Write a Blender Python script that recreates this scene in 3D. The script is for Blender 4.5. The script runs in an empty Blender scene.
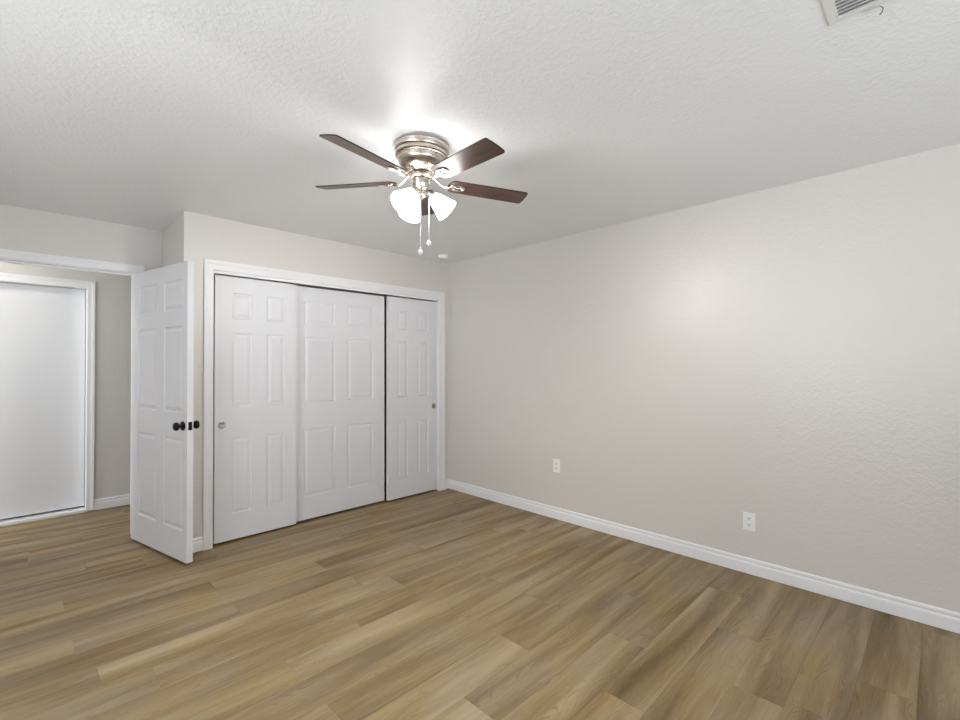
import bpy, bmesh, math, random
from mathutils import Vector, Matrix
S = bpy.context.scene
C = S.collection
PI = math.pi
R_ = math.radians

# ------------------------------------------------------------------ camera, world, lights, exposure
cam_d = bpy.data.cameras.new('camera')
cam = bpy.data.objects.new('camera', cam_d)
C.objects.link(cam)
cam_d.sensor_width = 36.0
cam_d.lens = 36.0 * 462.17 / 960.0
cam_d.clip_start = 0.02
cam.matrix_world = (Matrix.Translation((0, 0, 1.3404)) @ Matrix.Rotation(-R_(45.033), 4, 'Z')
                    @ Matrix.Rotation(R_(90.593), 4, 'X') @ Matrix.Rotation(-0.0022, 4, 'Z'))
S.camera = cam

world = bpy.data.worlds.new('world')
S.world = world
world.use_nodes = True
bg = world.node_tree.nodes['Background']
bg.inputs[0].default_value = (0.80, 0.90, 1.0, 1)
bg.inputs[1].default_value = 1.0


def area(name, loc, rot, sx, sy, power, col, spread=180):
    l = bpy.data.lights.new(name, 'AREA')
    l.shape = 'RECTANGLE'
    l.size, l.size_y = sx, sy
    l.energy = power
    l.color = col
    l.spread = R_(spread)
    o = bpy.data.objects.new(name, l)
    C.objects.link(o)
    o.location = loc
    o.rotation_euler = rot
    return o


WIN_X0, WIN_X1, WIN_Z0, WIN_Z1 = -0.50, 2.00, 0.60, 2.15
BACK = -2.60          # inner face of the wall behind the camera
LEFT = -2.20
# daylight entering through the window behind the camera
area('window_daylight', ((WIN_X0 + WIN_X1) / 2, BACK - 0.22, (WIN_Z0 + WIN_Z1) / 2), (R_(90), 0, 0),
     WIN_X1 - WIN_X0, WIN_Z1 - WIN_Z0, 4, (0.86, 0.93, 1.0))
# added upward area light to brighten the ceiling, aimed through the same window
area('ceiling_fill', ((WIN_X0 + WIN_X1) / 2, BACK - 1.6, 0.25), (R_(90 + 20), 0, 0),
     3.6, 1.0, 300, (0.86, 0.93, 1.0))
# added fill light through a made-up second window in the left wall
W2_Y0, W2_Y1, W2_Z0, W2_Z1 = 0.2, 2.0, 0.75, 2.15
area('side_fill', (LEFT - 0.22, (W2_Y0 + W2_Y1) / 2, (W2_Z0 + W2_Z1) / 2), (R_(90), 0, -R_(90)),
     W2_Y1 - W2_Y0, W2_Z1 - W2_Z0, 72, (0.88, 0.94, 1.0))
area('side_low_fill', (LEFT - 1.6, (W2_Y0 + W2_Y1) / 2, 0.30), (R_(90 + 20), 0, -R_(90)),
     3.2, 1.0, 190, (0.88, 0.94, 1.0))  # added upward fill outside the left-wall window
# added fill light for the hall, behind a made-up end window
area('hall_fill', (LEFT - 0.22, 5.08, 1.25), (R_(90), 0, -R_(90)), 0.7, 1.7, 70, (0.86, 0.93, 1.0))
# the hallway's own ceiling light, left of the doorway
area('hall_light', (-0.25, 5.0, 2.40), (0, 0, 0), 0.22, 0.22, 4.5, (1.0, 0.96, 0.90))
SHADE_EMIT = 20.0
BULB_EMIT = 2300.0

S.view_settings.view_transform = 'Standard'
S.view_settings.look = 'None'
S.view_settings.gamma = 1.0
S.view_settings.exposure = 0.08
S.view_settings.use_curve_mapping = False
cy = S.cycles
cy.use_denoising = True
cy.max_bounces = 10
cy.diffuse_bounces = 7
cy.glossy_bounces = 4
cy.transmission_bounces = 6
cy.transparent_max_bounces = 8
cy.sample_clamp_indirect = 6.0


# ------------------------------------------------------------------ materials
def new_mat(name):
    m = bpy.data.materials.new(name)
    m.use_nodes = True
    return m, m.node_tree.nodes, m.node_tree.links, m.node_tree.nodes['Principled BSDF']


def simple(name, col, rough=0.5, metal=0.0, spec=0.5, coat=0.0):
    m, n, l, b = new_mat(name)
    b.inputs['Base Color'].default_value = (*col, 1)
    b.inputs['Roughness'].default_value = rough
    b.inputs['Metallic'].default_value = metal
    b.inputs['Specular IOR Level'].default_value = spec
    b.inputs['Coat Weight'].default_value = coat
    return m


def plaster(name, col, rough, scale, strength, dist, spec=0.5):
    """painted drywall with a sprayed orange-peel texture"""
    m, n, l, b = new_mat(name)
    tc = n.new('ShaderNodeTexCoord')
    no = n.new('ShaderNodeTexNoise')
    no.inputs['Scale'].default_value = scale
    no.inputs['Detail'].default_value = 3.0
    no.inputs['Roughness'].default_value = 0.55
    no.inputs['Distortion'].default_value = 0.6
    ra = n.new('ShaderNodeValToRGB')
    ra.color_ramp.elements[0].position = 0.42
    ra.color_ramp.elements[1].position = 0.62
    bu = n.new('ShaderNodeBump')
    bu.inputs['Strength'].default_value = strength
    bu.inputs['Distance'].default_value = dist
    l.new(tc.outputs['Object'], no.inputs['Vector'])
    l.new(no.outputs['Fac'], ra.inputs['Fac'])
    l.new(ra.outputs['Color'], bu.inputs['Height'])
    l.new(bu.outputs['Normal'], b.inputs['Normal'])
    b.inputs['Base Color'].default_value = (*col, 1)
    b.inputs['Roughness'].default_value = rough
    b.inputs['Specular IOR Level'].default_value = spec
    return m


M = {}
M['wall'] = plaster('greige_wall_paint', (0.635, 0.606, 0.572), 0.33, 46, 0.22, 0.0028)
M['ceiling'] = plaster('white_ceiling_paint', (0.83, 0.845, 0.855), 0.36, 50, 0.30, 0.0030)
M['trim'] = simple('white_trim_paint', (0.79, 0.79, 0.80), 0.32)
M['door'] = simple('white_door_paint', (0.70, 0.70, 0.72), 0.38)
M['flat_door'] = simple('white_flat_door_paint', (0.78, 0.785, 0.80), 0.4)
M['black'] = simple('black_metal', (0.004, 0.004, 0.004), 0.35, 0.0, 0.25)
M['plate'] = simple('white_plastic', (0.85, 0.84, 0.82), 0.3)
M['slot'] = simple('dark_slot', (0.02, 0.018, 0.015), 0.6)
M['vent'] = simple('white_vent_enamel', (0.80, 0.80, 0.79), 0.4)
M['ventdark'] = simple('duct_grey', (0.42, 0.42, 0.42), 0.8)
M['chrome'] = simple('polished_nickel', (0.80, 0.76, 0.72), 0.14, 1.0)
M['pull_bright'] = simple('satin_chrome', (0.70, 0.70, 0.70), 0.22, 1.0)
M['pull_dark'] = simple('dark_nickel', (0.30, 0.29, 0.28), 0.3, 1.0)
M['dark'] = simple('dark_gap', (0.02, 0.02, 0.02), 0.8)
M['closet'] = simple('backing_paint', (0.5, 0.48, 0.45), 0.7)
M['sill'] = simple('threshold_aluminium', (0.78, 0.78, 0.78), 0.35)


def brushed():
    m, n, l, b = new_mat('brushed_nickel')
    tc = n.new('ShaderNodeTexCoord')
    mp = n.new('ShaderNodeMapping')
    mp.inputs['Scale'].default_value = (6, 6, 420)
    no = n.new('ShaderNodeTexNoise')
    no.inputs['Scale'].default_value = 1.0
    ra = n.new('ShaderNodeMapRange')
    ra.inputs['To Min'].default_value = 0.20
    ra.inputs['To Max'].default_value = 0.34
    l.new(tc.outputs['Object'], mp.inputs['Vector'])
    l.new(mp.outputs['Vector'], no.inputs['Vector'])
    l.new(no.outputs['Fac'], ra.inputs['Value'])
    l.new(ra.outputs['Result'], b.inputs['Roughness'])
    b.inputs['Base Color'].default_value = (0.62, 0.55, 0.48, 1)
    b.inputs['Metallic'].default_value = 1.0
    b.inputs['Anisotropic'].default_value = 0.75
    tg = n.new('ShaderNodeTangent')
    tg.direction_type = 'RADIAL'
    tg.axis = 'Z'
    l.new(tg.outputs['Tangent'], b.inputs['Tangent'])
    return m


M['nickel'] = brushed()


def blade_wood():
    m, n, l, b = new_mat('walnut_blade')
    tc = n.new('ShaderNodeTexCoord')
    mp = n.new('ShaderNodeMapping')
    mp.inputs['Scale'].default_value = (3.0, 42, 42)
    no = n.new('ShaderNodeTexNoise')
    no.inputs['Scale'].default_value = 1.6
    no.inputs['Detail'].default_value = 6
    no.inputs['Distortion'].default_value = 0.8
    ra = n.new('ShaderNodeValToRGB')
    e = ra.color_ramp.elements
    e[0].position, e[0].color = 0.30, (0.024, 0.012, 0.009, 1)
    e[1].position, e[1].color = 0.72, (0.125, 0.062, 0.042, 1)
    l.new(tc.outputs['Object'], mp.inputs['Vector'])
    l.new(mp.outputs['Vector'], no.inputs['Vector'])
    l.new(no.outputs['Fac'], ra.inputs['Fac'])
    l.new(ra.outputs['Color'], b.inputs['Base Color'])
    b.inputs['Roughness'].default_value = 0.33
    b.inputs['Specular IOR Level'].default_value = 0.6
    return m


M['blade'] = blade_wood()
M['blade_edge'] = simple('blade_edge_dark', (0.012, 0.008, 0.007), 0.4)


def glass_shade(name='lit_frosted_glass', strength=SHADE_EMIT):
    m, n, l, b = new_mat(name)
    b.inputs['Base Color'].default_value = (0.9, 0.9, 0.9, 1)
    b.inputs['Roughness'].default_value = 0.4
    b.inputs['Emission Color'].default_value = (1.0, 0.975, 0.94, 1)
    b.inputs['Emission Strength'].default_value = strength
    return m


M['shade'] = glass_shade()
M['bulb'] = glass_shade('lit_bulb', BULB_EMIT)


def crystal():
    m, n, l, b = new_mat('clear_crystal')
    b.inputs['Base Color'].default_value = (0.95, 0.95, 0.95, 1)
    b.inputs['Roughness'].default_value = 0.03
    b.inputs['Transmission Weight'].default_value = 0.3
    return m


M['crystal'] = crystal()


def pane_mat():
    m = bpy.data.materials.new('window_glass')
    m.use_nodes = True
    n, l = m.node_tree.nodes, m.node_tree.links
    n.remove(n['Principled BSDF'])
    t = n.new('ShaderNodeBsdfTransparent')
    g = n.new('ShaderNodeBsdfGlossy')
    g.inputs['Roughness'].default_value = 0.02
    mx = n.new('ShaderNodeMixShader')
    mx.inputs[0].default_value = 0.05
    l.new(t.outputs[0], mx.inputs[1])
    l.new(g.outputs[0], mx.inputs[2])
    l.new(mx.outputs[0], n['Material Output'].inputs['Surface'])
    return m


M['pane'] = pane_mat()


def floor_mat():
    """vinyl oak planks: plank tone from a per-face attribute, streaks and grain from stretched noise"""
    m, n, l, b = new_mat('oak_plank_floor')
    uv = n.new('ShaderNodeUVMap')
    uv.uv_map = 'plank'
    at = n.new('ShaderNodeAttribute')
    at.attribute_name = 'tone'
    at.attribute_type = 'GEOMETRY'

    def noise(scale, detail, rough, dist, sx, sy):
        mp = n.new('ShaderNodeMapping')
        mp.inputs['Scale'].default_value = (sx, sy, 1)
        no = n.new('ShaderNodeTexNoise')
        no.inputs['Scale'].default_value = scale
        no.inputs['Detail'].default_value = detail
        no.inputs['Roughness'].default_value = rough
        no.inputs['Distortion'].default_value = dist
        l.new(uv.outputs['UV'], mp.inputs['Vector'])
        l.new(mp.outputs['Vector'], no.inputs['Vector'])
        return no.outputs['Fac']

    broad = noise(1.0, 2.0, 0.45, 0.6, 0.9, 9.0)      # wide soft streaks
    mid = noise(1.0, 5.0, 0.6, 0.9, 2.6, 44.0)        # narrow streaks
    fine = noise(1.0, 4.0, 0.65, 0.3, 9.0, 330.0)     # grain lines
    patch = noise(1.0, 2.0, 0.5, 0.2, 2.0, 3.0)

    # cathedral figure: distorted rings, only in some places
    mp = n.new('ShaderNodeMapping')
    mp.inputs['Scale'].default_value = (1.7, 11.0, 1)
    l.new(uv.outputs['UV'], mp.inputs['Vector'])
    wv = n.new('ShaderNodeTexNoise')
    wv.inputs['Scale'].default_value = 1.0
    wv.inputs['Detail'].default_value = 1.0
    wv.inputs['Distortion'].default_value = 0.4
    l.new(mp.outputs['Vector'], wv.inputs['Vector'])
    mul = n.new('ShaderNodeMath'); mul.operation = 'MULTIPLY'; mul.inputs[1].default_value = 95.0
    l.new(wv.outputs['Fac'], mul.inputs[0])
    sn = n.new('ShaderNodeMath'); sn.operation = 'SINE'
    l.new(mul.outputs[0], sn.inputs[0])
    rg = n.new('ShaderNodeMapRange')
    rg.inputs['From Min'].default_value = 0.35
    rg.inputs['From Max'].default_value = 1.0
    l.new(sn.outputs[0], rg.inputs['Value'])
    msk = n.new('ShaderNodeMapRange')
    msk.inputs['From Min'].default_value = 0.52
    msk.inputs['From Max'].default_value = 0.66
    l.new(mid, msk.inputs['Value'])
    fig = n.new('ShaderNodeMath'); fig.operation = 'MULTIPLY'
    l.new(rg.outputs['Result'], fig.inputs[0])
    l.new(msk.outputs['Result'], fig.inputs[1])

    def mathn(op, a, bb):
        x = n.new('ShaderNodeMath'); x.operation = op
        for i, v in enumerate((a, bb)):
            if isinstance(v, (int, float)):
                x.inputs[i].default_value = v
            else:
                l.new(v, x.inputs[i])
        return x.outputs[0]

    def centred(v, k):
        return mathn('MULTIPLY', mathn('SUBTRACT', v, 0.5), k)

    t = mathn('ADD', 0.5, centred(broad, 1.35))
    t = mathn('ADD', t, centred(mid, 0.54))
    t = mathn('ADD', t, centred(fine, 0.45))
    t = mathn('ADD', t, centred(at.outputs['Fac'], 0.56))
    t = mathn('SUBTRACT', t, mathn('MULTIPLY', fig.outputs[0], 0.26))
    ra = n.new('ShaderNodeValToRGB')
    e = ra.color_ramp.elements
    e[0].position, e[0].color = 0.0, (0.100, 0.063, 0.028, 1)
    e[1].position, e[1].color = 1.0, (0.440, 0.345, 0.228, 1)
    k = e.new(0.38); k.color = (0.222, 0.157, 0.089, 1)
    k = e.new(0.66); k.color = (0.320, 0.240, 0.147, 1)
    l.new(t, ra.inputs['Fac'])
    # drift between greyer and warmer brown
    hs = n.new('ShaderNodeHueSaturation')
    sat = n.new('ShaderNodeMapRange')
    sat.inputs['From Min'].default_value = 0.3
    sat.inputs['From Max'].default_value = 0.7
    sat.inputs['To Min'].default_value = 0.95
    sat.inputs['To Max'].default_value = 1.25
    l.new(patch, sat.inputs['Value'])
    l.new(sat.outputs['Result'], hs.inputs['Saturation'])
    l.new(ra.outputs['Color'], hs.inputs['Color'])
    l.new(hs.outputs['Color'], b.inputs['Base Color'])
    bu = n.new('ShaderNodeBump')
    bu.inputs['Strength'].default_value = 0.12
    bu.inputs['Distance'].default_value = 0.001
    l.new(fine, bu.inputs['Height'])
    l.new(bu.outputs['Normal'], b.inputs['Normal'])
    b.inputs['Roughness'].default_value = 0.50
    b.inputs['Specular IOR Level'].default_value = 0.35
    return m


M['floor'] = floor_mat()


# ------------------------------------------------------------------ mesh helpers
def box(bm, x0, x1, y0, y1, z0, z1, mi=0, mtx=None):
    vs = [bm.verts.new((x, y, z)) for x in (x0, x1) for y in (y0, y1) for z in (z0, z1)]
    if mtx is not None:
        for v in vs:
            v.co = mtx @ v.co
    fs = [(0, 1, 3, 2), (4, 6, 7, 5), (0, 4, 5, 1), (2, 3, 7, 6), (0, 2, 6, 4), (1, 5, 7, 3)]
    for f in fs:
        bm.faces.new([vs[i] for i in f]).material_index = mi


def finish(name, bm, mats, parent=None, smooth=False, bevel=0.0, loc=None, segs=2):
    bmesh.ops.recalc_face_normals(bm, faces=bm.faces)
    me = bpy.data.meshes.new(name)
    bm.to_mesh(me)
    bm.free()
    for m in (mats if isinstance(mats, (list, tuple)) else [mats]):
        me.materials.append(m)
    if smooth:
        for p in me.polygons:
            p.use_smooth = True
    o = bpy.data.objects.new(name, me)
    C.objects.link(o)
    if parent is not None:
        o.parent = parent
    if loc is not None:
        o.location = loc
    if bevel > 0:
        md = o.modifiers.new('bevel', 'BEVEL')
        md.width = bevel
        md.segments = segs
        md.limit_method = 'ANGLE'
        md.angle_limit = R_(40)
    if smooth and not bevel:
        md = o.modifiers.new('split', 'EDGE_SPLIT')
        md.split_angle = R_(40)
    return o


def tag(o, label=None, cat=None, group=None, kind=None):
    if label: o['label'] = label
    if cat: o['category'] = cat
    if group: o['group'] = group
    if kind: o['kind'] = kind
    return o


def lathe(bm, prof, seg=48, mtx=None, mi=0, close=False):
    rings = []
    for r, z in prof:
        ring = []
        if r < 1e-6:
            v = bm.verts.new((0, 0, z))
            if mtx is not None: v.co = mtx @ v.co
            rings.append([v]); continue
        for i in range(seg):
            a = 2 * PI * i / seg
            v = bm.verts.new((r * math.cos(a), r * math.sin(a), z))
            if mtx is not None: v.co = mtx @ v.co
            ring.append(v)
        rings.append(ring)
    pairs = list(zip(rings, rings[1:]))
    if close: pairs.append((rings[-1], rings[0]))
    for a, b in pairs:
        for i in range(seg):
            j = (i + 1) % seg
            if len(a) == 1 and len(b) == 1: continue
            if len(a) == 1: f = [a[0], b[i], b[j]]
            elif len(b) == 1: f = [a[i], a[j], b[0]]
            else: f = [a[i], a[j], b[j], b[i]]
            bm.faces.new(f).material_index = mi


def sweep(bm, pts, rad, seg=10, flat=1.0, side=None):
    """tube along points; flat squashes the section's height"""
    pts = [Vector(p) for p in pts]
    rings = []
    for i, p in enumerate(pts):
        t = (pts[min(i + 1, len(pts) - 1)] - pts[max(i - 1, 0)]).normalized()
        s = side.normalized() if side is not None else (t.cross(Vector((0, 0, 1))) if abs(t.z) < 0.95 else t.cross(Vector((1, 0, 0)))).normalized()
        u = s.cross(t).normalized()
        r = rad[i] if isinstance(rad, (list, tuple)) else rad
        rings.append([bm.verts.new(p + s * r * math.cos(2 * PI * k / seg) + u * r * flat * math.sin(2 * PI * k / seg)) for k in range(seg)])
    for a, b in zip(rings, rings[1:]):
        for k in range(seg):
            bm.faces.new([a[k], a[(k + 1) % seg], b[(k + 1) % seg], b[k]])
    bm.faces.new(rings[0]); bm.faces.new(rings[-1])


def extrude_profile(bm, prof, p0, p1, out, miter0=0.0, miter1=0.0):
    """profile of (offset out of the wall, height) run from p0 to p1; miter lengthens the ends by k*offset"""
    p0, p1, out = Vector(p0), Vector(p1), Vector(out)
    d = (p1 - p0).normalized()
    A = [bm.verts.new(p0 + out * o + Vector((0, 0, z)) - d * (miter0 * o)) for o, z in prof]
    B = [bm.verts.new(p1 + out * o + Vector((0, 0, z)) + d * (miter1 * o)) for o, z in prof]
    nn = len(prof)
    for i in range(nn):
        j = (i + 1) % nn
        bm.faces.new([A[i], A[j], B[j], B[i]])
    bm.faces.new(A); bm.faces.new(B)


BB = [(0, 0.003), (0.0135, 0.003), (0.0135, 0.064), (0.0120, 0.070), (0.0070, 0.074), (0.0065, 0.080),
      (0.0105, 0.083), (0.0110, 0.092), (0.0080, 0.099), (0.0035, 0.1015), (0, 0.1015)]


def casing_run(bm, path, w, ydir_point, thick=0.016):
    pass


def casing(bm, x0, x1, zt, w_l, w_r, w_t, y, out=-1, z_bottom=0.0):
    """mitred three-sided door casing; x0,x1,zt are the inner edges, y the wall face, out the side it faces"""
    # section across the width: (fraction from inner edge, thickness)
    sec = [(0.0, 0.0), (0.0, 0.010), (0.06, 0.0125), (0.55, 0.0135), (0.66, 0.0165), (0.93, 0.0170), (1.0, 0.0145), (1.0, 0.0)]
    rows = []
    for f, t in sec:
        yy = y + out * t
        rows.append([bm.verts.new(p) for p in ((x0 - w_l * f, yy, z_bottom), (x0 - w_l * f, yy, zt + w_t * f),
                                               (x1 + w_r * f, yy, zt + w_t * f), (x1 + w_r * f, yy, z_bottom))])
    for a, b in zip(rows, rows[1:] + rows[:1]):
        for i in range(3):
            bm.faces.new([a[i], a[i + 1], b[i + 1], b[i]])
    bm.faces.new([r[0] for r in rows]); bm.faces.new([r[3] for r in rows])


def panel_door(bm, W, H, T, cols, rows, ring=1.0, gro=0.0065):
    """moulded panel door: x 0..W, y 0 (front) .. T (back), z 0..H; cols/rows list the panels' outer spans"""
    xs = sorted({0, W, *[v for c in cols for v in c]})
    zs = sorted({0, H, *[v for r in rows for v in r]})
    prof = [(0, 0), (0.005 * ring, gro * 0.85), (0.013 * ring, gro), (0.017 * ring, gro * 0.95), (0.034 * ring, 0.0018), (0.037 * ring, 0.0012)]
    for face in (0, 1):
        def P(x, z, d):
            return bm.verts.new((x, (d if face == 0 else T - d), z))
        for xa, xb in zip(xs, xs[1:]):
            for za, zb in zip(zs, zs[1:]):
                if any(abs(c[0] - xa) < 1e-6 for c in cols) and any(abs(r[0] - za) < 1e-6 for r in rows):
                    loops = []
                    for o, d in prof:
                        loops.append([P(xa + o, za + o, d), P(xb - o, za + o, d), P(xb - o, zb - o, d), P(xa + o, zb - o, d)])
                    for a, b in zip(loops, loops[1:]):
                        for i in range(4):
                            bm.faces.new([a[i], a[(i + 1) % 4], b[(i + 1) % 4], b[i]])
                    bm.faces.new(loops[-1])
                else:
                    bm.faces.new([P(xa, za, 0), P(xb, za, 0), P(xb, zb, 0), P(xa, zb, 0)])
    for (xa, za), (xb, zb) in (((0, 0), (W, 0)), ((W, 0), (W, H)), ((W, H), (0, H)), ((0, H), (0, 0))):
        n_ = [bm.verts.new((xa, 0, za)), bm.verts.new((xb, 0, zb)), bm.verts.new((xb, T, zb)), bm.verts.new((xa, T, za))]
        bm.faces.new(n_)
    # weld edges (split straight edges against cut lines only matter visually; weld corners)
    bmesh.ops.remove_doubles(bm, verts=bm.verts, dist=1e-5)


# ------------------------------------------------------------------ dimensions (metres)
H = 2.44
RX = 3.318            # right wall
CY = 3.803            # closet front wall face
OX = 0.832            # outside corner of the closet box
EY = 4.512            # doorway wall face
WT = 0.12
HY = 5.562             # hall far wall face
CL0, CL1, CLT = 1.020, 3.176, 2.047   # closet opening
EN0, EN1, ENT = -0.245, 0.655, 2.068   # doorway opening
HD0, HD1, HDT = -0.43, 0.450, 2.052    # hall door opening
XR = 3.6


def wall_with_hole(bm, x0, x1, y0, y1, z0, z1, hx0, hx1, hz0, hz1):
    box(bm, x0, hx0, y0, y1, z0, z1)
    box(bm, hx1, x1, y0, y1, z0, z1)
    box(bm, hx0, hx1, y0, y1, hz1, z1)
    if hz0 > z0:
        box(bm, hx0, hx1, y0, y1, z0, hz0)


def structure(name, bm, m, label, cat, **k):
    return tag(finish(name, bm, m, **k), label, cat, None, 'structure')


# floor: planks 185 mm wide, 1.24 m long, joints read off the photograph
bm = bmesh.new()
uvl = bm.loops.layers.uv.new('plank')
PW, PL = 0.185, 1.24
Y00 = 0.08
offs = {0: .047, 1: .93, 2: .88, 3: .052, 4: .474, 5: .86, 6: .04, 7: .462, 8: .872, 9: .45, 10: .866, 11: .015,
        12: .43, 13: .258, 14: .865, 15: .20, 16: .85, 17: .545, 18: .19, 19: 1.0, 20: .62,
        21: .33, 22: .75, 23: .06, 24: .066, 25: .37, 26: 0.36, 27: .055, 28: .70, 29: .2}
tones = {}
spec = {(7, 1.0): .80, (6, 0.7): .82, (4, 1.0): .62, (5, 1.5): .45, (10, .5): .62, (17, .2): .66, (15, 0.0): .74, (13, .7): .68,
        (18, .5): .50, (11, .8): .62, (3, 3.0): .52, (3, 2.0): .40, (2, 1.5): .50, (2, 2.6): .44, (4, 2.0): .52, (6, 2.0): .52,
        (7, 2.2): .40, (8, 1.5): .50, (8, 2.6): .46, (13, -.3): .42, (15, .8): .46, (16, .5): .40, (14, .3): .45, (9, .5): .42,
        (24, .8): .38, (25, .2): .62, (26, -.3): .40, (27, .5): .45, (24, -.3): .34, (20, .3): .42, (19, .3): .46, (21, .2): .5}
rng = random.Random(7)
faces_tone = []
r0 = int(math.floor((BACK - 0.1 - Y00) / PW))
r1 = int(math.ceil((HY + 0.15 - Y00) / PW))
for r in range(r0, r1 + 1):
    y0 = max(Y00 + r * PW, BACK - 0.1)
    y1 = min(Y00 + (r + 1) * PW, HY + 0.15)
    if y1 <= y0: continue
    off = offs.get(r, rng.random() * PL)
    k = int(math.floor((LEFT - 0.1 - off) / PL))
    while off + k * PL < XR:
        x0 = max(off + k * PL, LEFT - 0.1)
        x1 = min(off + (k + 1) * PL, XR)
        k += 1
        if x1 <= x0: continue
        tone = 0.5 + rng.uniform(-0.05, 0.05)
        for (rr, xx), tv in spec.items():
            if rr == r and x0 <= xx < x1:
                tone = tv
        g = 0.00045
        top = [bm.verts.new((x, y, 0)) for x, y in ((x0 + g, y0 + g), (x1 - g, y0 + g), (x1 - g, y1 - g), (x0 + g, y1 - g))]
        bot = [bm.verts.new((x, y, -0.0012)) for x, y in ((x0, y0), (x1, y0), (x1, y1), (x0, y1))]
        f = bm.faces.new(top)
        fl = [f]
        for i in range(4):
            fl.append(bm.faces.new([bot[i], bot[(i + 1) % 4], top[(i + 1) % 4], top[i]]))
        ox, oy = rng.uniform(0, 60), rng.uniform(0, 60)
        for ff in fl:
            for lp in ff.loops:
                lp[uvl].uv = (lp.vert.co.x + ox, lp.vert.co.y + oy)
            faces_tone.append((ff, tone))
bm.faces.ensure_lookup_table()
bm.faces.index_update()
tl = [0.0] * len(bm.faces)
for ff, tv in faces_tone:
    tl[ff.index] = tv
nplank = len(bm.faces)
# slab below
base0 = len(bm.faces)
box(bm, LEFT - 0.1, XR, BACK - 0.1, HY + 0.15, -0.12, -0.0012)
tl += [0.2] * (len(bm.faces) - base0)
me = bpy.data.meshes.new('floor')
bm.to_mesh(me); bm.free()
me.materials.append(M['floor'])
attr = me.attributes.new('tone', 'FLOAT', 'FACE')
attr.data.foreach_set('value', tl)
fo = bpy.data.objects.new('floor', me); C.objects.link(fo)
tag(fo, 'tan oak-look plank floor running through the bedroom into the hall', 'floor', None, 'structure')

bm = bmesh.new(); box(bm, LEFT - 0.1, XR, BACK - 0.1, HY + 0.15, H, H + 0.1)
structure('ceiling', bm, M['ceiling'], 'white orange-peel textured ceiling above the bedroom', 'ceiling')

bm = bmesh.new(); box(bm, RX, RX + 0.12, BACK - 0.1, EY + WT, 0, H)
structure('wall_right', bm, M['wall'], 'long plain greige wall on the right with two outlet plates', 'wall')
bm = bmesh.new(); wall_with_hole(bm, OX, RX, CY, CY + 0.10, 0, H, CL0 - 0.012, CL1 + 0.012, 0, CLT + 0.012)
structure('wall_closet', bm, M['wall'], 'greige wall around the white sliding closet doors', 'wall')
bm = bmesh.new(); box(bm, OX, OX + 0.10, CY + 0.10, EY, 0, H)
structure('wall_closet_side', bm, M['wall'], 'short greige closet side wall behind the open door', 'wall')
bm = bmesh.new(); wall_with_hole(bm, LEFT, RX, EY, EY + WT, 0, H, EN0 - 0.015, EN1 + 0.015, 0, ENT + 0.015)
structure('wall_entry', bm, M['wall'], 'greige wall above the doorway to the hall', 'wall')
bm = bmesh.new(); wall_with_hole(bm, LEFT, XR, HY, HY + 0.14, 0, H, HD0 - 0.015, HD1 + 0.012, 0, HDT + 0.012)
structure('wall_hall', bm, M['wall'], 'hall wall seen through the doorway around the flat white door', 'wall')
bm = bmesh.new()
box(bm, LEFT - 0.1, LEFT, BACK - 0.1, W2_Y0, 0, H)
box(bm, LEFT - 0.1, LEFT, W2_Y1, 4.73, 0, H)
box(bm, LEFT - 0.1, LEFT, 5.43, HY + 0.14, 0, H)
box(bm, LEFT - 0.1, LEFT, 4.73, 5.43, 0, 0.4)
box(bm, LEFT - 0.1, LEFT, 4.73, 5.43, 2.1, H)
box(bm, LEFT - 0.1, LEFT, W2_Y0, W2_Y1, 0, W2_Z0)
box(bm, LEFT - 0.1, LEFT, W2_Y0, W2_Y1, W2_Z1, H)
structure('wall_left', bm, M['wall'], 'greige left wall of the bedroom and hall, outside the photo', 'wall')
bm = bmesh.new(); wall_with_hole(bm, LEFT, RX, BACK - 0.1, BACK, 0, H, WIN_X0, WIN_X1, WIN_Z0, WIN_Z1)
structure('wall_behind', bm, M['wall'], 'greige wall with the window behind the camera', 'wall')
bm = bmesh.new(); box(bm, HD0 - 0.3, HD1 + 0.3, HY + 0.15, HY + 0.20, 0, H)  # unseen panel added to keep sky light out of the door gap
structure('hall_door_light_block', bm, M['closet'], 'unseen backing added to block light beyond the flat hall door', 'wall')
bm = bmesh.new(); box(bm, XR - 0.1, XR, EY + WT, HY, 0, H)
structure('wall_hall_end', bm, M['wall'], 'far end wall of the hall hidden behind the closet', 'wall')

# windows: one behind the camera; left-wall and hall-end ones added to carry fill light
def window(name, w, z0, z1, loc, rz, label):
    """local x along the wall, -y outwards; frame with a centre mullion and two panes"""
    f = 0.05
    bm = bmesh.new()
    ya, yb = -0.09, -0.03
    for bx in ((-w / 2, w / 2, z0, z0 + f), (-w / 2, w / 2, z1 - f, z1), (-w / 2, -w / 2 + f, z0 + f, z1 - f),
               (w / 2 - f, w / 2, z0 + f, z1 - f), (-0.025, 0.025, z0 + f, z1 - f)):
        box(bm, bx[0], bx[1], ya, yb, bx[2], bx[3])
    o = structure(name, bm, M['trim'], label, 'window', bevel=0.004)
    o.location = loc
    o.rotation_euler = (0, 0, rz)
    for sx in (-1, 1):
        bm = bmesh.new()
        xs = sorted((sx * 0.025, sx * (w / 2 - f)))
        box(bm, xs[0], xs[1], -0.062, -0.058, z0 + f, z1 - f)
        finish('window_pane', bm, M['pane'], o)


window('window_1', WIN_X1 - WIN_X0, WIN_Z0, WIN_Z1, ((WIN_X0 + WIN_X1) / 2, BACK, 0), 0,
       'white framed window in the wall behind the camera')
window('added_window_2', W2_Y1 - W2_Y0, W2_Z0, W2_Z1, (LEFT, (W2_Y0 + W2_Y1) / 2, 0), -R_(90),
       'white framed window added out of view in the left wall for side light')

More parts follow.
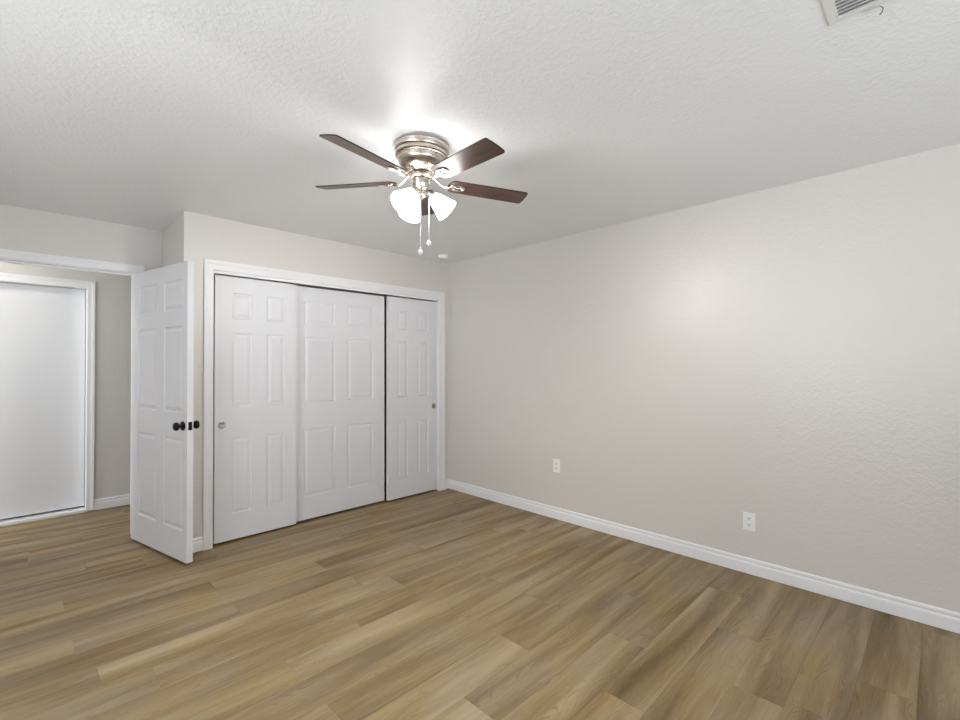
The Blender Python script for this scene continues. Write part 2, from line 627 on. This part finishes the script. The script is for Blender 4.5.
window('added_window_3', 0.70, 0.4, 2.1, (LEFT, 5.08, 0), -R_(90),
       'tall narrow white window added out of view at the left hall end for light')
# closet inside: shelf board and track (mostly unseen)
# ------------------------------------------------------------------ casings and jambs
bm = bmesh.new()
casing(bm, CL0, CL1, 2.045, 0.064, 0.084, 0.074, CY)
structure('trim_1', bm, M['trim'], 'white casing framing the sliding closet doors', 'door trim')
bm = bmesh.new()
box(bm, CL0 - 0.012, CL0, CY, CY + 0.10, 0, CLT)
box(bm, CL1, CL1 + 0.012, CY, CY + 0.10, 0, CLT)
box(bm, CL0 - 0.012, CL1 + 0.012, CY, CY + 0.10, CLT, CLT + 0.012)
box(bm, CL0, CL1, CY + 0.001, CY + 0.014, 2.024, CLT)     # track fascia
structure('trim_2', bm, M['trim'], 'white jamb and track board lining the closet opening', 'door trim')

bm = bmesh.new()
casing(bm, EN0, EN1 + 0.003, 2.074, 0.06, 0.058, 0.06, EY)
structure('trim_3', bm, M['trim'], 'white casing around the doorway to the hall', 'door trim')
bm = bmesh.new()
box(bm, EN0 - 0.015, EN0, EY, EY + WT, 0, ENT)
box(bm, EN1, EN1 + 0.015, EY, EY + WT, 0, ENT)
box(bm, EN0 - 0.015, EN1 + 0.015, EY, EY + WT, ENT, ENT + 0.015)
box(bm, EN0, EN1, EY + 0.045, EY + 0.08, ENT - 0.011, ENT)
box(bm, EN1 - 0.011, EN1, EY + 0.045, EY + 0.08, 0, ENT - 0.011)
box(bm, EN0, EN0 + 0.011, EY + 0.045, EY + 0.08, 0, ENT - 0.011)
structure('trim_4', bm, M['trim'], 'white jamb lining the doorway behind the open door', 'door trim')

bm = bmesh.new()
casing(bm, HD0, HD1, HDT, 0.06, 0.060, 0.068, HY, z_bottom=0.012)
structure('trim_5', bm, M['trim'], 'white casing around the flat hall door', 'door trim')
bm = bmesh.new()
box(bm, HD0 - 0.015, HD0, HY, HY + 0.14, 0, HDT)
box(bm, HD1, HD1 + 0.012, HY, HY + 0.14, 0, HDT)
box(bm, HD0 - 0.015, HD1 + 0.012, HY, HY + 0.14, HDT, HDT + 0.012)
structure('trim_6', bm, M['trim'], 'white jamb recessed around the flat hall door', 'door trim')
bm = bmesh.new()
box(bm, HD0 - 0.01, HD1 - 0.002, HY - 0.012, HY + 0.13, 0.0, 0.024)
structure('trim_7', bm, M['sill'], 'pale metal threshold under the flat hall door', 'door sill', bevel=0.003)

# ------------------------------------------------------------------ baseboards
bm = bmesh.new(); extrude_profile(bm, BB, (RX, BACK, 0), (RX, CY, 0), (-1, 0, 0))
structure('baseboard_right', bm, M['trim'], 'white moulded baseboard along the long right wall', 'baseboard')
bm = bmesh.new()
extrude_profile(bm, BB, (OX, CY, 0), (CL0 - 0.064, CY, 0), (0, -1, 0), miter0=1.0)
extrude_profile(bm, BB, (OX, EY, 0), (OX, CY, 0), (-1, 0, 0), miter1=1.0)
structure('baseboard_closet', bm, M['trim'], 'short white baseboard between the open door and closet casing', 'baseboard')
bm = bmesh.new(); extrude_profile(bm, BB, (CL1 + 0.084, CY, 0), (RX, CY, 0), (0, -1, 0))
structure('baseboard_corner', bm, M['trim'], 'tiny white baseboard piece right of the closet casing in the corner', 'baseboard')
bm = bmesh.new(); extrude_profile(bm, BB, (HD1 + 0.060, HY, 0), (XR - 0.1, HY, 0), (0, -1, 0))
structure('baseboard_hall', bm, M['trim'], 'white baseboard in the hall right of the flat door', 'baseboard')
bm = bmesh.new(); extrude_profile(bm, BB, (EN1 + 0.061, EY, 0), (OX, EY, 0), (0, -1, 0))
structure('baseboard_entry', bm, M['trim'], 'white baseboard stub behind the open bedroom door', 'baseboard')

# ------------------------------------------------------------------ closet doors
ROWS = [(0.195, 0.775), (1.005, 1.570), (1.678, 1.877)]   # heights above the door's own foot


def sliding(name, x0, x1, yf, cols, z0, top, label):
    bm = bmesh.new()
    Hh = top - z0
    rows = [(a + 0.017 - z0, b + 0.017 - z0) for a, b in ROWS]
    panel_door(bm, x1 - x0, Hh, 0.034, [(a - x0, b - x0) for a, b in cols], rows)
    return tag(finish(name, bm, M['door'], loc=(x0, yf, z0)), label, 'closet door', None, 'structure')


def finger_pull(parent, x, z, m, label):
    bm = bmesh.new()
    mt = Matrix.Translation((x, 0, z)) @ Matrix.Rotation(R_(90), 4, 'X')   # local z -> -y (towards the room)
    prof = [(0.0, 0.0006), (0.013, 0.0008), (0.0175, 0.0012), (0.0195, 0.0045), (0.0225, 0.0060), (0.0265, 0.0045), (0.0275, 0.0)]
    lathe(bm, prof, 32, mt)
    o = finish('finger_pull', bm, m, parent, smooth=True)
    o['label'] = label
    return o


FY, RY = CY + 0.020, CY + 0.062
d = sliding('door_1', 1.037, 1.652, FY, [(1.158, 1.301), (1.412, 1.556)], 0.017, 2.015,
            'left white sliding closet door with four tall narrow panels and round pull')
finger_pull(d, 1.086 - 1.037, 0.893 - 0.017, M['pull_bright'], 'round bright chrome finger pull')
sliding('door_2', 1.611, 2.543, RY, [(1.737, 2.023), (2.146, 2.417)], 0.018, 2.013,
        'middle white sliding closet door with wide panels and no pull')
d = sliding('door_3', 2.560, 3.172, FY, [(2.668, 2.796), (2.917, 3.057)], 0.018, 2.013,
            'right white sliding closet door with narrow panels beside the corner')
finger_pull(d, 3.128 - 2.560, 0.904 - 0.018, M['pull_dark'], 'round dark nickel finger pull')

# ------------------------------------------------------------------ open bedroom door
a0 = Vector((0.805, 3.576, 0.018))           # near (latch) corner of the face towards the hall side
u = Vector((-0.21373, 0.97689, 0)).normalized()
LW, LT, LH = 0.855, 0.040, 2.025
# local x runs from latch edge to hinge edge, local y (0 = visible face) into the thickness (+x world)
rot = math.atan2(u.y, u.x)
bm = bmesh.new()
rows = [(0.222 - 0.018, 0.842 - 0.018), (1.016 - 0.018, 1.609 - 0.018), (1.722 - 0.018, 1.930 - 0.018)]
panel_door(bm, LW, LH, LT, [(0.058, 0.332), (0.447, 0.735)], rows, gro=0.0085)
# with rotation by rot about z, +y local points to -x world; flip so thickness goes to +x
for v in bm.verts:
    v.co.y = -v.co.y
leaf = finish('door_4', bm, M['door'])
leaf.location = a0
leaf.rotation_euler = (0, 0, rot)
tag(leaf, 'open white six-panel bedroom door with black knobs', 'door', None, 'structure')


def knob(side):
    # side +1: towards local +y (visible face at y=0), -1: back face (y=-LT)
    bm = bmesh.new()
    y0 = 0.0 if side > 0 else -LT
    mt = Matrix.Translation((0.052, y0, 0.914)) @ Matrix.Rotation(-R_(90) * side, 4, 'X')
    prof = [(0.0, 0.0), (0.031, 0.0), (0.032, 0.004), (0.029, 0.008), (0.016, 0.011), (0.0115, 0.014), (0.0105, 0.021),
            (0.014, 0.026), (0.022, 0.030), (0.0275, 0.038), (0.0285, 0.046), (0.0255, 0.054), (0.016, 0.059), (0.0, 0.061)]
    lathe(bm, prof, 36, mt)
    o = finish('door_knob', bm, M['black'], leaf, smooth=True)
    o['label'] = 'black round door knob'


knob(1); knob(-1)
bm = bmesh.new()
box(bm, -0.0012, 0.0, -LT / 2 - 0.0125, -LT / 2 + 0.0125, 0.914 - 0.028, 0.914 + 0.028)
box(bm, -0.011, -0.0012, -LT / 2 - 0.007, -LT / 2 + 0.006, 0.914 - 0.007, 0.914 + 0.007)
o = finish('latch_plate', bm, M['black'], leaf, bevel=0.001)
o['label'] = 'black latch plate with bolt'
for hz in (0.20, 1.0, 1.80):
    bm = bmesh.new()
    lathe(bm, [(0, hz - 0.045), (0.0065, hz - 0.045), (0.0065, hz + 0.045), (0, hz + 0.045)], 14,
          Matrix.Translation((LW + 0.004, -LT - 0.004, 0)))
    box(bm, LW, LW + 0.002, -LT + 0.002, -0.008, hz - 0.044, hz + 0.044)
    o = finish('hinge', bm, M['black'], leaf, smooth=True)

# ------------------------------------------------------------------ flat hall door
bm = bmesh.new()
box(bm, HD0 + 0.003, HD1 - 0.004, HY + 0.085, HY + 0.125, 0.040, HDT - 0.004)
structure('door_5', bm, M['flat_door'], 'flat white door across the hall', 'door', bevel=0.002)

# ------------------------------------------------------------------ outlets on the right wall
def outlet(y, z, label):
    root = bpy.data.objects.new('wall_outlet', None)
    C.objects.link(root)
    root.location = (RX, y, z)
    root.rotation_euler = (0, 0, -R_(90))       # local -y faces the room (-x)
    tag(root, label, 'outlet', 'duplex outlets on the right wall')
    bm = bmesh.new()
    box(bm, -0.0355, 0.0355, -0.0055, 0.0, -0.0575, 0.0575)
    finish('cover_plate', bm, M['plate'], root, bevel=0.003, segs=3)
    for dz in (0.0195, -0.0195):
        bm = bmesh.new()
        seg = 28
        ring = []
        for i in range(seg):
            a = 2 * PI * i / seg
            x = 0.0172 * math.cos(a)
            zz = max(-0.0135, min(0.0135, 0.0172 * math.sin(a)))
            ring.append((x, zz))
        f1 = [bm.verts.new((x, -0.0053, dz + zz)) for x, zz in ring]
        f2 = [bm.verts.new((x, -0.0075, dz + zz)) for x, zz in ring]
        for i in range(seg):
            bm.faces.new([f1[i], f1[(i + 1) % seg], f2[(i + 1) % seg], f2[i]])
        bm.faces.new(f2)
        rc = finish('receptacle', bm, M['plate'], root)
        bm = bmesh.new()
        box(bm, -0.0080, -0.0050, -0.0079, -0.0074, dz - 0.0010, dz + 0.0080)
        box(bm, 0.0050, 0.0080, -0.0079, -0.0074, dz + 0.0005, dz + 0.0080)
        lathe(bm, [(0, 0.0074), (0.0032, 0.0074), (0.0032, 0.0079), (0, 0.0079)], 12,
              Matrix.Translation((0, 0, dz - 0.0070)) @ Matrix.Rotation(R_(90), 4, 'X'))
        finish('slots', bm, M['slot'], rc)
    bm = bmesh.new()
    lathe(bm, [(0, 0.0054), (0.0028, 0.0056), (0.0022, 0.0068), (0, 0.007)], 12, Matrix.Rotation(R_(90), 4, 'X'))
    finish('screw', bm, M['plate'], root, smooth=True)
    return root


outlet(2.374, 0.462, 'white duplex outlet on the right wall nearer the closet corner')
outlet(0.880, 0.333, 'white duplex outlet low on the right wall nearer the camera')

# ------------------------------------------------------------------ smoke detector
root = bpy.data.objects.new('smoke_detector', None); C.objects.link(root)
root.location = (3.03, 3.545, H)
tag(root, 'small round white smoke detector on the ceiling by the far corner', 'smoke detector')
bm = bmesh.new()
lathe(bm, [(0, 0), (0.054, 0), (0.054, -0.010), (0, -0.010)], 36)
finish('mounting_base', bm, M['vent'], root, smooth=True)
bm = bmesh.new()
lathe(bm, [(0.051, -0.010), (0.050, -0.020), (0.040, -0.030), (0.026, -0.034), (0, -0.035)], 36)
finish('cover', bm, M['vent'], root, smooth=True)

# ------------------------------------------------------------------ ceiling vent
root = bpy.data.objects.new('ceiling_vent', None); C.objects.link(root)
VX1, VY1 = 1.856, 0.250
VX0, VY0 = VX1 - 0.36, VY1 - 0.26
root.location = ((VX0 + VX1) / 2, (VY0 + VY1) / 2, H)
tag(root, 'white louvred ceiling register at the top edge of the photo', 'vent')
cx_, cy_ = (VX0 + VX1) / 2, (VY0 + VY1) / 2
hx, hy = (VX1 - VX0) / 2, (VY1 - VY0) / 2
bdr = 0.030
bm = bmesh.new()
# bevelled frame, nested rings (outer, lip, inner)
rings = []
for (ex, ey, z) in ((hx, hy, 0.0), (hx, hy, -0.0025), (hx - 0.004, hy - 0.004, -0.0050), (hx - bdr, hy - bdr, -0.0085), (hx - bdr, hy - bdr, 0.0)):
    rings.append([bm.verts.new((sx * ex, sy * ey, z)) for sx, sy in ((-1, -1), (1, -1), (1, 1), (-1, 1))])
for a, b in zip(rings, rings[1:]):
    for i in range(4):
        bm.faces.new([a[i], a[(i + 1) % 4], b[(i + 1) % 4], b[i]])
finish('frame', bm, M['vent'], root)
bm = bmesh.new()
box(bm, -hx + bdr, hx - bdr, -hy + bdr, hy - bdr, -0.0012, -0.0002)
finish('duct_opening', bm, M['ventdark'], root)
ns = 17
for i in range(ns):
    x = -hx + bdr + (i + 0.5) * (2 * (hx - bdr)) / ns
    bm = bmesh.new()
    mt = Matrix.Translation((x, 0, -0.0065)) @ Matrix.Rotation(R_(-40), 4, 'Y')
    box(bm, -0.0075, 0.0075, -hy + bdr, hy - bdr, -0.0005, 0.0005, mtx=mt)
    finish('louvre', bm, M['vent'], root)
bm = bmesh.new()
sweep(bm, [(hx - 0.019, hy - 0.084, -0.012), (hx - 0.016, hy - 0.126, -0.015), (hx - 0.006, hy - 0.134, -0.018), (hx + 0.012, hy - 0.131, -0.019), (hx + 0.026, hy - 0.124, -0.018)], 0.0018, 8)
o = finish('damper_lever', bm, M['pull_dark'], root, smooth=True)
o['label'] = 'small dark damper lever'

# ------------------------------------------------------------------ ceiling fan
FX, FYY = 1.429, 1.8345
fan = bpy.data.objects.new('ceiling_fan', None); C.objects.link(fan)
fan.location = (FX, FYY, H - 0.0040)
fan.rotation_euler = (R_(2.95), 0, 0)      # the fan hangs slightly out of level in the photograph
tag(fan, 'flush brushed nickel ceiling fan with five walnut blades and three lit shades', 'ceiling fan')

bm = bmesh.new()
lathe(bm, [(0, 0), (0.131, 0), (0.132, -0.004), (0.136, -0.005), (0.136, -0.028), (0.133, -0.032), (0.1295, -0.035), (0.1320, -0.046),
           (0.1335, -0.052), (0.130, -0.058), (0.122, -0.061), (0, -0.061)], 72)
finish('mounting_canopy', bm, M['nickel'], fan, smooth=True)
bm = bmesh.new()
lathe(bm, [(0.1185, -0.061), (0.1190, -0.070), (0.1165, -0.082), (0.109, -0.097), (0.097, -0.111), (0.083, -0.122), (0.068, -0.131), (0.056, -0.137), (0, -0.138)], 72)
finish('motor_housing', bm, M['nickel'], fan, smooth=True)
bm = bmesh.new()
lathe(bm, [(0, -0.138), (0.046, -0.138), (0.046, -0.142), (0.055, -0.143), (0.058, -0.147), (0.058, -0.157), (0.054, -0.161), (0.042, -0.163), (0, -0.163)], 56)
finish('flywheel_collar', bm, M['nickel'], fan, smooth=True)
bm = bmesh.new()
lathe(bm, [(0, -0.163), (0.038, -0.163), (0.0455, -0.166), (0.0455, -0.174), (0.041, -0.194), (0.036, -0.212), (0.031, -0.220), (0.022, -0.224), (0, -0.224)], 56)
finish('switch_housing', bm, M['nickel'], fan, smooth=True)
bm = bmesh.new()
lathe(bm, [(0, -0.224), (0.020, -0.224), (0.026, -0.228), (0.028, -0.240), (0.024, -0.252), (0.014, -0.260), (0.008, -0.268), (0.0, -0.271)], 40)
fitter = finish('light_fitter', bm, M['chrome'], fan, smooth=True)

# blades, in a frame tilted as the photo shows
BZ = -0.1735
PITCH = -0.215
BW, BR0, BR1 = 0.0565, 0.140, 0.575


def blade_outline():
    pts = []
    rc = 0.013
    # tip end with rounded corners, slight convex
    for sgn in (1, -1):
        arc = []
        for i in range(7):
            a = (PI / 2) * i / 6
            x = BR1 - rc + rc * math.sin(a)
            y = (BW - rc + rc * math.cos(a))
            arc.append((x, y * sgn))
        pts.append(arc)
    out = pts[0] + [(BR1 + 0.002, 0.02), (BR1 + 0.0025, 0), (BR1 + 0.002, -0.02)] + pts[1][::-1]
    w0 = BW * 0.92
    root_pts = []
    for i in range(13):
        a = -PI / 2 - PI * i / 12
        root_pts.append((BR0 + 0.030 + 0.030 * math.cos(a), w0 * (math.sin(a) * 1.0)))
    return out + root_pts


ol = blade_outline()
for kk in range(5):
    ang = R_(191.97) - kk * 2 * PI / 5
    # frame: u radial, v tangential pitched
    base = Matrix.Rotation(ang, 4, 'Z') @ Matrix.Translation((0, 0, BZ)) @ Matrix.Rotation(PITCH, 4, 'X')
    bm = bmesh.new()
    lo = [bm.verts.new((x, y, -0.003)) for x, y in ol]
    hi = [bm.verts.new((x, y, 0.003)) for x, y in ol]
    bm.faces.new(lo); bm.faces.new(hi[::-1])
    nn = len(ol)
    for i in range(nn):
        bm.faces.new([lo[i], lo[(i + 1) % nn], hi[(i + 1) % nn], hi[i]]).material_index = 1
    bl = finish('blade', bm, [M['blade'], M['blade_edge']], fan)
    bl.matrix_local = base
    # blade iron: curved arm + open oval plate with screws under the blade
    bm = bmesh.new()
    inv = Matrix.Rotation(-PITCH, 4, 'X')
    p_in = inv @ Vector((0.052, 0, 0.030))
    sweep(bm, [p_in, inv @ Vector((0.075, 0, 0.022)), (0.098, 0, 0.000), (0.120, 0, -0.012), (0.145, 0, -0.0125), (0.165, 0, -0.007)],
          [0.009, 0.0075, 0.0065, 0.0065, 0.009, 0.010], 12, 0.55, side=Vector((0, 1, 0)))
    # oval ring
    nseg = 28
    R1 = []
    for i in range(nseg):
        a = 2 * PI * i / nseg
        rx, ry = 0.036, 0.022
        ctr = Vector((0.192 + rx * math.cos(a), ry * math.sin(a), -0.0065))
        nrm = Vector((math.cos(a) / rx, math.sin(a) / ry, 0)).normalized()
        R1.append([bm.verts.new(ctr + nrm * 0.0055 * math.cos(t) + Vector((0, 0, 0.0035 * math.sin(t)))) for t in [2 * PI * q / 8 for q in range(8)]])
    for i in range(nseg):
        a, b = R1[i], R1[(i + 1) % nseg]
        for q in range(8):
            bm.faces.new([a[q], a[(q + 1) % 8], b[(q + 1) % 8], b[q]])
    sweep(bm, [(0.165, 0, -0.0062), (0.192, 0, -0.0075), (0.222, 0, -0.0062)], 0.006, 10, 0.6, side=Vector((0, 1, 0)))
    for sx, sy in ((0.176, 0.013), (0.176, -0.013), (0.214, 0.0)):
        lathe(bm, [(0, -0.0125), (0.003, -0.0118), (0.0045, -0.0095), (0.0045, -0.003)], 12, Matrix.Translation((sx, sy, 0)))
    finish('blade_arm', bm, M['chrome'], bl, smooth=True)

# three lit bell shades
for az, nr in ((-46, 0.056), (78, 0.050), (190, 0.050)):
    az = R_(az)
    neck = Vector((nr * math.cos(az), nr * math.sin(az), -0.243))
    ax = Vector((math.cos(az) * 0.74, math.sin(az) * 0.74, -0.67)).normalized()
    q = ax.to_track_quat('Z', 'Y').to_matrix().to_4x4()
    mt = Matrix.Translation(neck) @ q
    bm = bmesh.new()
    outp = [(0.019, 0.010), (0.024, 0.011), (0.029, 0.016), (0.0345, 0.028), (0.040, 0.046), (0.046, 0.066), (0.0525, 0.087), (0.0600, 0.108)]
    inp = [(r - 0.003, z - 0.0005) for r, z in outp[::-1]]
    lathe(bm, outp + [(0.0595, 0.1095)] + inp, 36, None, close=True)
    sh = finish('lamp_shade', bm, M['shade'], fan, smooth=True)
    sh.matrix_local = mt
    sh['label'] = 'lit white frosted glass bell shade'
    bm = bmesh.new()
    lathe(bm, [(0, 0.012), (0.010, 0.012), (0.010, 0.028), (0.018, 0.045), (0.022, 0.060), (0.018, 0.075), (0.008, 0.083), (0, 0.085)], 20)
    finish('bulb', bm, M['bulb'], sh, smooth=True)
    bm = bmesh.new()
    lathe(bm, [(0, -0.006), (0.012, -0.004), (0.023, 0.002), (0.0255, 0.010), (0.0255, 0.017), (0.0240, 0.018), (0.0, 0.016)], 32, mt)
    sweep(bm, [(neck.x * 0.25, neck.y * 0.25, -0.234), (neck.x * 0.65, neck.y * 0.65, -0.230), neck + Vector((0, 0, 0.004)), neck + ax * 0.006], 0.0068, 10)
    finish('lamp_holder', bm, M['chrome'], fan, smooth=True)

# pull chains
RT = Vector((0.70711, -0.70711, 0)); FWD = Vector((0.70711, 0.70711, 0))
for off, z1, lab in ((RT * 0.002 + FWD * -0.020, 1.922, 'longer'), (RT * 0.041 + FWD * 0.004, 1.972, 'shorter')):
    bm = bmesh.new()
    zt = -0.255 if off.length < 0.03 else -0.236
    zb = z1 - H
    n_ = 60
    s0 = off * 0.45; s0.z = zt + 0.010
    sweep(bm, [s0, (off.x * 0.9, off.y * 0.9, zt + 0.006), (off.x, off.y, zt - 0.010), (off.x, off.y, zb)], 0.0014, 6)
    for i in range(n_):
        z = zt - 0.010 + (zb - zt + 0.010) * i / n_
        bmesh.ops.create_icosphere(bm, subdivisions=1, radius=0.0017, matrix=Matrix.Translation((off.x, off.y, z)))
    ch = finish('pull_chain', bm, M['chrome'], fan, smooth=True)
    ch.matrix_local = Matrix.Rotation(-R_(2.95), 4, 'X') @ Matrix.Translation((0, 0.0120, 0))
    ch['label'] = lab + ' bead pull chain'
    bm = bmesh.new()
    lathe(bm, [(0, 0.004), (0.003, 0.003), (0.0035, -0.003), (0, -0.004)], 12, Matrix.Translation((off.x, off.y, zb)))
    lathe(bm, [(0, -0.003), (0.006, -0.005), (0.0115, -0.011), (0.0125, -0.017), (0.0100, -0.024), (0.004, -0.029), (0, -0.030)], 10, Matrix.Translation((off.x, off.y, zb)))
    fb = finish('chain_fob', bm, M['crystal'], ch)
